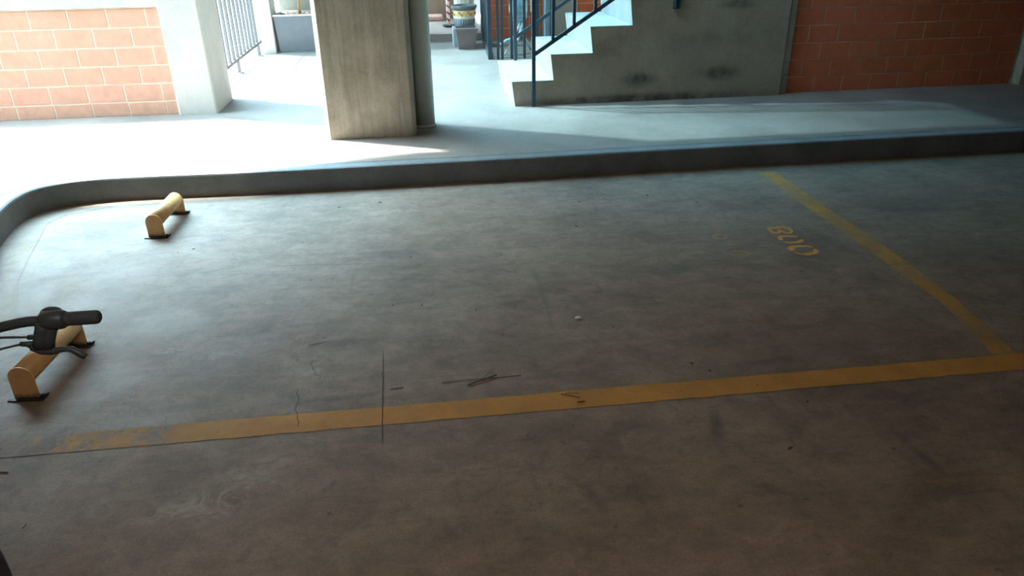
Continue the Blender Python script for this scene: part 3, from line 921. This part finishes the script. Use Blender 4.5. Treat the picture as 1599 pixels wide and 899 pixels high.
for k in range(28):
    a = 2 * PI * k / 28
    mb.tube([(PX + 0.122 * math.cos(a), PY + 0.122 * math.sin(a), 0.378), (PX + 0.138 * math.cos(a), PY + 0.138 * math.sin(a), 0.474)], 0.006, 6)
o = mb.build('ribs', M['ribpot'], rp)
MB().lathe([(0.136, 0.475), (0.142, 0.510)], PX, PY, 40).build('lower_band', M['cream'], rp)
MB().lathe([(0.142, 0.510), (0.1425, 0.512), (0.149, 0.580), (0.148, 0.582)], PX, PY, 40).build('band', M['band'], rp)
for k in range(8):
    a0 = -PI / 2 + (k - 3.5) * 0.80
    pts = []
    for j in range(15):
        u = j / 14
        aa = a0 + (u - 0.5) * 0.42
        zz = 0.545 + 0.020 * math.sin(2 * PI * u) * (1.0)
        rr = 0.1505 + (zz - 0.545) * 0.09
        pts.append((PX + rr * math.cos(aa), PY + rr * math.sin(aa), zz))
    MB().tube(pts, 0.0035, 5).build('scroll', M['scroll'], rp)
MB().lathe([(0.149, 0.582), (0.155, 0.60), (0.165, 0.612), (0.168, 0.636), (0.162, 0.642), (0.150, 0.640), (0.146, 0.600), (0.02, 0.595)], PX, PY, 40).build('rim', M['greypot'], rp)
wc = empty('cream_canister', (0.66, 10.78, 0.25), 'cream ribbed canister standing on the step behind the round pot', 'canister')
CX, CY = 0.665, 10.78
MB().lathe([(0.125, 0.252), (0.130, 0.27), (0.134, 1.0), (0.125, 1.02)], CX, CY, 40).build('body', M['cream'], wc)
mb = MB()
for k in range(16):
    a = 2 * PI * k / 16
    mb.tube([(CX + 0.130 * math.cos(a), CY + 0.130 * math.sin(a), 0.28), (CX + 0.134 * math.cos(a), CY + 0.134 * math.sin(a), 1.0)], 0.005, 6)
mb.build('ribs', M['cream'], wc)

sp = empty('striped_pole', (0.465, 11.35, 0.25), 'red and white striped pole on a round black base at the end of the passage', 'pole')
MB().lathe([(0.055, 0.25), (0.085, 0.262), (0.092, 0.278), (0.088, 0.282), (0.06, 0.270), (0.02, 0.268)], 0.465, 11.30, 28).build('base', M['blackmetal'], sp)
q = MB().tube([(0, 0, 0.02), (0, 0, 1.0)], 0.025, 18).build('shaft', M['stripe'], sp)
q.location = (0, -0.05, 0)
mb = MB().cbox(0.10, 0.42, 12.05, 12.35, 0.25, 0.33, 0.02)
o = mb.build('stone_slab', M['leafpink'])
tag(o, 'dusty pink stone slab against the brown far wall', 'stone')

# ------------------------------------------------------------------ wheel stops
def wheel_stop(loc, rz, label, legflip=False):
    g = empty('wheel_stop', (0, 0, 0), label, 'wheel stop', 'yellow wheel stops at the left end of the bay')
    L, W, H_ = 0.385, 0.088, 0.135
    r = W / 2
    def arch(rad, zc, zlow, n=14):
        return [(-rad, zlow)] + [(rad * math.cos(PI - PI * i / n), zc + rad * math.sin(PI - PI * i / n)) for i in range(n + 1)] + [(rad, zlow)]
    zc = H_ - r
    out = arch(r, zc, zc - 0.012)
    inn = arch(r - 0.004, zc, zc - 0.012)
    n = len(out)
    mb = MB()
    vs = []
    for y in (0, L):
        vs += [(x, y, z) for x, z in out] + [(x, y, z) for x, z in inn]
    fs = []
    for i in range(n - 1):
        fs.append((i, i + 1, 2 * n + i + 1, 2 * n + i))
        fs.append((n + i, n + i + 1, 3 * n + i + 1, 3 * n + i))
        fs.append((i, i + 1, n + i + 1, n + i))
        fs.append((2 * n + i, 2 * n + i + 1, 3 * n + i + 1, 3 * n + i))
    fs += [(0, n, 3 * n, 2 * n), (n - 1, 2 * n - 1, 4 * n - 1, 3 * n - 1)]
    mb.add(vs, fs, True)
    for i in range(0, len(mb.f)):
        if i % 4 >= 2:
            mb.smooth[i] = False
    mb.build('bar', M['yellow'], g)
    for y0, y1 in ((-0.004, 0.001), (L - 0.001, L + 0.004)):
        pl_ = arch(r + 0.001, zc, 0.004)
        MB().prism(pl_, y0, y1, 'y').build('end_plate', M['yellow'], g)
    # flanges bolted to the floor
    for yc, s in ((0.0, -1), (L, 1)):
        fl = MB()
        fl.cbox(-r - 0.006, r + 0.020, yc - 0.022, yc + 0.022, 0.0, 0.006, 0.001)
        fo = fl.build('flange', M['blackmetal'], g)
        MB().lathe([(0.008, 0.006), (0.008, 0.016), (0.005, 0.018)], r + 0.010, yc, 8).build('bolt', M['blackmetal'], fo)
        MB().bar((r + 0.012, yc + 0.004, 0.006), (r + 0.028, yc + 0.012, 0.014), 0.005, 0.004).build('bolt', M['blackmetal'], fo)
        MB().bar((-r - 0.022, yc - 0.012, 0.003), (0.0, yc - 0.014, 0.004), 0.005, 0.012).build('strap', M['blackmetal'], fo)
    g.location = loc
    g.rotation_euler = (0, 0, rz)
    return g
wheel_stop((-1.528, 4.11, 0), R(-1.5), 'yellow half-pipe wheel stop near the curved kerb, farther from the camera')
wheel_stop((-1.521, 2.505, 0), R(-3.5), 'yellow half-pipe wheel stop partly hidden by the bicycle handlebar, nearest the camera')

# ------------------------------------------------------------------ bicycle, mostly outside the frame on the left
bk = empty('bicycle', (-1.2, 1.3, 0), 'bicycle at the left edge showing a black handlebar grip, brake lever and knobbly tyre', 'bicycle')
def v3(*a):
    return Vector(a)
bx = v3(1.0, -0.012, 0.004).normalized()
tip = v3(-0.722, 1.512, 0.806)
# handlebar: straight under the grip, then bending down and inward toward the stem
bar_pts = [tip + bx * 0.0, tip - bx * 0.10, tip - bx * 0.145, v3(-0.885, 1.512, 0.804), v3(-0.925, 1.512, 0.797), v3(-0.965, 1.508, 0.785), v3(-1.02, 1.50, 0.770), v3(-1.08, 1.49, 0.765), v3(-1.16, 1.47, 0.765), v3(-1.22, 1.455, 0.775), v3(-1.27, 1.435, 0.795), v3(-1.31, 1.425, 0.80), v3(-1.43, 1.40, 0.80)]
MB().tube(bar_pts, 0.0112, 16).build('handlebar', M['barpaint'], bk)
def grip(p0, p1):
    p0, p1 = Vector(p0), Vector(p1)
    n = 26
    pts = [p0 + (p1 - p0) * i / n for i in range(n + 1)]
    rr = []
    for i in range(n + 1):
        r = 0.0150 + (0.0006 if i % 2 else 0)
        if i == 0:
            r = 0.0095
        if i == 1:
            r = 0.0138
        if i > n - 3:
            r = 0.0165
        rr.append(r)
    return MB().tube(pts, rr, 20)
grip(tip + bx * 0.004, tip - bx * 0.085).build('grip', M['rubber'], bk)
grip((-1.434, 1.399, 0.80), (-1.335, 1.42, 0.80)).build('grip', M['rubber'], bk)
# gear shifter drum and clamp
sh = MB().tube([tip - bx * 0.066, tip - bx * 0.072, tip - bx * 0.092, tip - bx * 0.112, tip - bx * 0.118], [0.0165, 0.0205, 0.0225, 0.021, 0.016], 24)
sh.ball(tuple(tip - bx * 0.098 + v3(0, 0.012, 0.010)), 0.019, 10, (1.25, 0.8, 0.8))
sh.build('shifter', M['plastic'], bk)
# brake lever body: bracket under the bar, lever blade reaching back toward the grip end
def lev(pts, rr, name, mat):
    return MB().tube([v3(*p) for p in pts], rr, 12).build(name, mat, bk)
mb = MB()
mb.tube([v3(-0.833, 1.512, 0.805), v3(-0.838, 1.508, 0.785), v3(-0.846, 1.503, 0.765), v3(-0.850, 1.500, 0.748)], [0.018, 0.0170, 0.0165, 0.0150], 14)
mb.tube([v3(-0.812, 1.512, 0.800), v3(-0.822, 1.508, 0.785), v3(-0.830, 1.503, 0.765), v3(-0.834, 1.500, 0.745)], [0.012, 0.012, 0.0125, 0.0115], 12)
mb.tube([v3(-0.875, 1.503, 0.757), v3(-0.857, 1.500, 0.747), v3(-0.838, 1.500, 0.742)], [0.007, 0.010, 0.012], 12)
mb.build('lever_bracket', M['plastic'], bk)
lev([(-0.868, 1.500, 0.750), (-0.850, 1.498, 0.742), (-0.828, 1.497, 0.7385), (-0.805, 1.497, 0.7415), (-0.788, 1.497, 0.740), (-0.776, 1.497, 0.730), (-0.768, 1.497, 0.722), (-0.764, 1.497, 0.719)],
    [0.0075, 0.0095, 0.0085, 0.0065, 0.0065, 0.0075, 0.0080, 0.0070], 'brake_lever', M['plastic'])
mb = MB().tube([v3(-0.872, 1.505, 0.772), v3(-0.845, 1.505, 0.770)], [0.0055, 0.007], 10)
mb.build('cable_adjuster', M['plastic'], bk)
MB().tube([v3(-0.888, 1.500, 0.760), v3(-0.862, 1.500, 0.757)], [0.0055, 0.007], 10).build('cable_adjuster', M['plastic'], bk)
MB().tube([v3(-0.868, 1.505, 0.772), v3(-0.93, 1.507, 0.775), v3(-1.02, 1.50, 0.773), v3(-1.10, 1.45, 0.74), v3(-1.13, 1.40, 0.66)], 0.0026, 8).build('cable', M['rubber'], bk)
MB().tube([v3(-0.882, 1.500, 0.760), v3(-0.925, 1.500, 0.752), v3(-1.0, 1.49, 0.735), v3(-1.10, 1.44, 0.70), v3(-1.12, 1.38, 0.60)], 0.0026, 8).build('cable', M['rubber'], bk)
# other side lever
MB().tube([v3(-1.31, 1.425, 0.795), v3(-1.32, 1.40, 0.755), v3(-1.38, 1.385, 0.745), v3(-1.42, 1.375, 0.735)], [0.016, 0.011, 0.007, 0.007], 10).build('brake_lever', M['plastic'], bk)
# steering: stem, head tube, fork
hub = v3(-0.955, 1.11, 0.27)
stem_top = v3(-1.12, 1.47, 0.765)
hd = (stem_top - v3(0, 0.0, 0)) 
steer_dir = (v3(-1.060, 1.215, 0.50) - v3(-1.130, 1.42, 0.765)).normalized()
s0 = v3(-1.130, 1.42, 0.765)
MB().tube([stem_top, s0 + v3(0, 0, 0.0)], 0.018, 12).tube([s0 - steer_dir * 0.02, s0 + steer_dir * 0.06], 0.017, 14).build('stem', M['barpaint'], bk)
h0, h1 = s0 + steer_dir * 0.05, s0 + steer_dir * 0.16
MB().tube([h0, h1], 0.022, 16).build('head_tube', M['bikered'], bk)
crown = s0 + steer_dir * 0.19
wheel_n = v3(0.970, 0.24, 0).normalized()
mb = MB().tube([crown - wheel_n * 0.05, crown + wheel_n * 0.05], 0.016, 10)
for s in (-1, 1):
    mb.tube([crown + wheel_n * 0.05 * s, crown.lerp(hub, 0.6) + wheel_n * 0.052 * s + v3(0, 0.015, 0), hub + wheel_n * 0.05 * s], [0.014, 0.012, 0.009], 10)
mb.build('fork', M['bikered'], bk)
def wheel(c, nrm, r, tr):
    nrm = nrm.normalized()
    f = v3(-nrm.y, nrm.x, 0)
    u = v3(0, 0, 1)
    def circ(rad, k, n):
        a = 2 * PI * k / n
        return c + f * (rad * math.cos(a)) + u * (rad * math.sin(a))
    w = MB()
    n, m = 64, 12
    vs, fs = [], []
    for i in range(n):
        a = 2 * PI * i / n
        rd = f * math.cos(a) + u * math.sin(a)
        for j in range(m):
            b = 2 * PI * j / m
            vs.append(c + rd * (r - tr + tr * math.cos(b)) + nrm * (tr * math.sin(b)))
    for i in range(n):
        for j in range(m):
            fs.append((i * m + j, ((i + 1) % n) * m + j, ((i + 1) % n) * m + (j + 1) % m, i * m + (j + 1) % m))
    w.add(vs, fs, True)
    ty = w.build('tyre', M['rubber'], bk)
    kn = MB()
    for i in range(56):
        a = 2 * PI * i / 56
        rd = f * math.cos(a) + u * math.sin(a)
        tg = -f * math.sin(a) + u * math.cos(a)
        for b in (-1.0, -0.35, 0.35, 1.0):
            cc = c + rd * (r - tr + (tr + 0.001) * math.cos(b)) + nrm * ((tr + 0.001) * math.sin(b))
            nn = rd * math.cos(b) + nrm * math.sin(b)
            ss = nrm * math.cos(b) - rd * math.sin(b)
            p = [cc + tg * sx * 0.006 + ss * sy * 0.005 + nn * h for h in (-0.002, 0.004) for sx, sy in ((-1, -1), (1, -1), (1, 1), (-1, 1))]
            kn.add(p, [(3, 2, 1, 0), (4, 5, 6, 7)] + [(q, (q + 1) % 4, (q + 1) % 4 + 4, q + 4) for q in range(4)])
    k = kn.build('tread_knobs', M['rubber'], ty)
    k['kind'] = 'stuff'
    rim = MB()
    rim.tube([circ(r - 2 * tr - 0.004, i, 48) for i in range(49)], 0.010, 8, False)
    rim.build('rim', M['steel'], bk)
    hb = MB().tube([c - nrm * 0.045, c + nrm * 0.045], 0.018, 14)
    hb.build('hub', M['steel'], bk)
    sk = MB()
    for i in range(28):
        a = 2 * PI * i / 28
        rd = f * math.cos(a) + u * math.sin(a)
        a2 = a + (0.5 if i % 4 < 2 else -0.5)
        rd2 = f * math.cos(a2) + u * math.sin(a2)
        sk.tube([c + rd2 * 0.018 + nrm * (0.028 if i % 2 else -0.028), c + rd * (r - 2 * tr - 0.006)], 0.0012, 4)
    s_ = sk.build('spokes', M['steel'], bk)
wheel(hub, wheel_n, 0.27, 0.026)
gd = v3(-0.80, 0.60, 0).normalized()
rear = v3(hub.x, hub.y, 0.27) + gd * 0.95
fn = v3(-gd.y, gd.x, 0)
wheel(rear, fn, 0.27, 0.026)
bb = v3(hub.x, hub.y, 0.27) + gd * 0.58 + v3(0, 0, -0.01)
seat_top = bb + gd * 0.13 + v3(0, 0, 0.36)
mb = MB()
mb.tube([h0 + steer_dir * 0.03, seat_top - v3(0, 0, 0.03)], 0.016, 12)
mb.tube([h1 - steer_dir * 0.02, bb], 0.019, 12)
mb.tube([bb, seat_top], 0.016, 12)
for s in (-1, 1):
    mb.tube([bb + fn * 0.02 * s, rear + fn * 0.05 * s], 0.009, 8)
    mb.tube([seat_top + fn * 0.015 * s, rear + fn * 0.05 * s], 0.008, 8)
mb.build('frame', M['bikered'], bk)
MB().tube([seat_top - v3(0, 0, 0.02), seat_top + gd * 0.03 + v3(0, 0, 0.11)], 0.013, 10).build('seat_post', M['steel'], bk)
sd0 = seat_top + gd * 0.03 + v3(0, 0, 0.125)
sad = MB().tube([sd0 - gd * 0.13, sd0 - gd * 0.08, sd0, sd0 + gd * 0.06, sd0 + gd * 0.11, sd0 + gd * 0.125], [0.012, 0.020, 0.035, 0.062, 0.058, 0.03], 16)
for i, (x, y, z) in enumerate(sad.v):
    sad.v[i] = (x, y, sd0.z + (z - sd0.z) * 0.40)
sad.build('saddle', M['plastic'], bk)
MB().tube([bb - fn * 0.06, bb + fn * 0.06], 0.014, 10).tube([bb - fn * 0.05, bb - fn * 0.055 + v3(0.05, -0.04, -0.12)], 0.009, 8).tube([bb + fn * 0.05, bb + fn * 0.055 + v3(-0.05, 0.04, 0.12)], 0.009, 8).build('crank', M['steel'], bk)
for s, off in ((-1, v3(0.05, -0.04, -0.12)), (1, v3(-0.05, 0.04, 0.12))):
    pc = bb + fn * 0.10 * s + off
    MB().cbox(pc.x - 0.045, pc.x + 0.045, pc.y - 0.04, pc.y + 0.04, pc.z - 0.01, pc.z + 0.01, 0.003).build('pedal', M['plastic'], bk)
foot = bb + gd * 0.18 + fn * 0.17
MB().tube([bb + gd * 0.12 + fn * 0.03, v3(foot.x, foot.y, 0.008)], 0.007, 8).build('kickstand', M['steel'], bk)

# ------------------------------------------------------------------ litter on the floor
o = MB().ball((0.616, 2.805, 0.006), 0.014, 8, (1.1, 0.8, 0.45)).build('pebble', M['pebble'])
tag(o, 'small white pebble lying in the middle of the bay', 'pebble')
def twig(pts, r, label, group=None):
    o = MB().tube([(x, y, z) for x, y, z in pts], r * 0.65, 5).build('twig', M['twig'])
    return tag(o, label, 'twig', group)
twig([(0.005, 2.384, 0.003), (0.10, 2.387, 0.004), (0.20, 2.384, 0.004), (0.309, 2.390, 0.003)], 0.0020, 'longest dry twig lying just behind the yellow foreground line')
twig([(0.100, 2.350, 0.004), (0.135, 2.366, 0.006), (0.165, 2.376, 0.006), (0.215, 2.405, 0.004)], 0.0035, 'thick short dark twig crossing the longest twig behind the line')
twig([(0.150, 2.372, 0.006), (0.19, 2.43, 0.005), (0.215, 2.455, 0.003)], 0.0012, 'thin side twig pointing away beside the crossed twigs')
twig([(-0.187, 2.366, 0.003), (-0.139, 2.372, 0.003)], 0.0025, 'short twig close to the long crack behind the line')
twig([(0.435, 2.240, 0.005), (0.47, 2.225, 0.005), (0.50, 2.205, 0.005)], 0.0022, 'dry twig lying on the yellow foreground line')
twig([(0.450, 2.243, 0.005), (0.50, 2.237, 0.005)], 0.0014, 'thin straw lying on the yellow foreground line beside a twig')
twig([(0.485, 2.183, 0.004), (0.512, 2.183, 0.004)], 0.0030, 'dark crumb of bark at the near edge of the yellow foreground line')
twig([(-1.42, 2.07, 0.003), (-1.393, 2.064, 0.003)], 0.003, 'tiny twig at the left edge of the floor')
twig([(-1.231, 1.794, 0.003), (-1.226, 1.81, 0.003)], 0.002, 'tiny pale straw at the lower left of the floor')
bits = [(-0.70, 3.90), (-0.25, 3.68), (-0.11, 3.60), (0.27, 3.22), (0.93, 4.30), (1.0, 4.14), (-0.19, 3.06), (-0.06, 3.04), (0.75, 2.71), (0.18, 2.96),
        (1.03, 2.32), (0.98, 2.38), (-1.28, 3.9), (-1.35, 3.86), (1.17, 2.2), (1.30, 2.07), (1.12, 1.83), (1.45, 1.78), (0.83, 3.9), (1.38, 4.35), (-0.55, 4.45), (-0.3, 4.5)]
crumb = None
for i, (x, y) in enumerate(bits):
    if crumb is None:
        mb = MB().ball((0, 0, 0), 0.006, 4, (1.3, 0.8, 0.35))
        crumb = mb.build('crumb', M['twig'])
        c = crumb
    else:
        c = crumb.copy()
        C.objects.link(c)
    c.location = (x, y, 0.0015)
    s = rnd.uniform(0.6, 1.2)
    c.scale = (s * rnd.uniform(0.8, 1.6), s * 0.8, s)
    c.rotation_euler = (0, 0, rnd.uniform(0, PI))
    tag(c, 'tiny dark crumb of dirt scattered on the bay floor', 'debris', 'dark crumbs scattered on the bay floor')
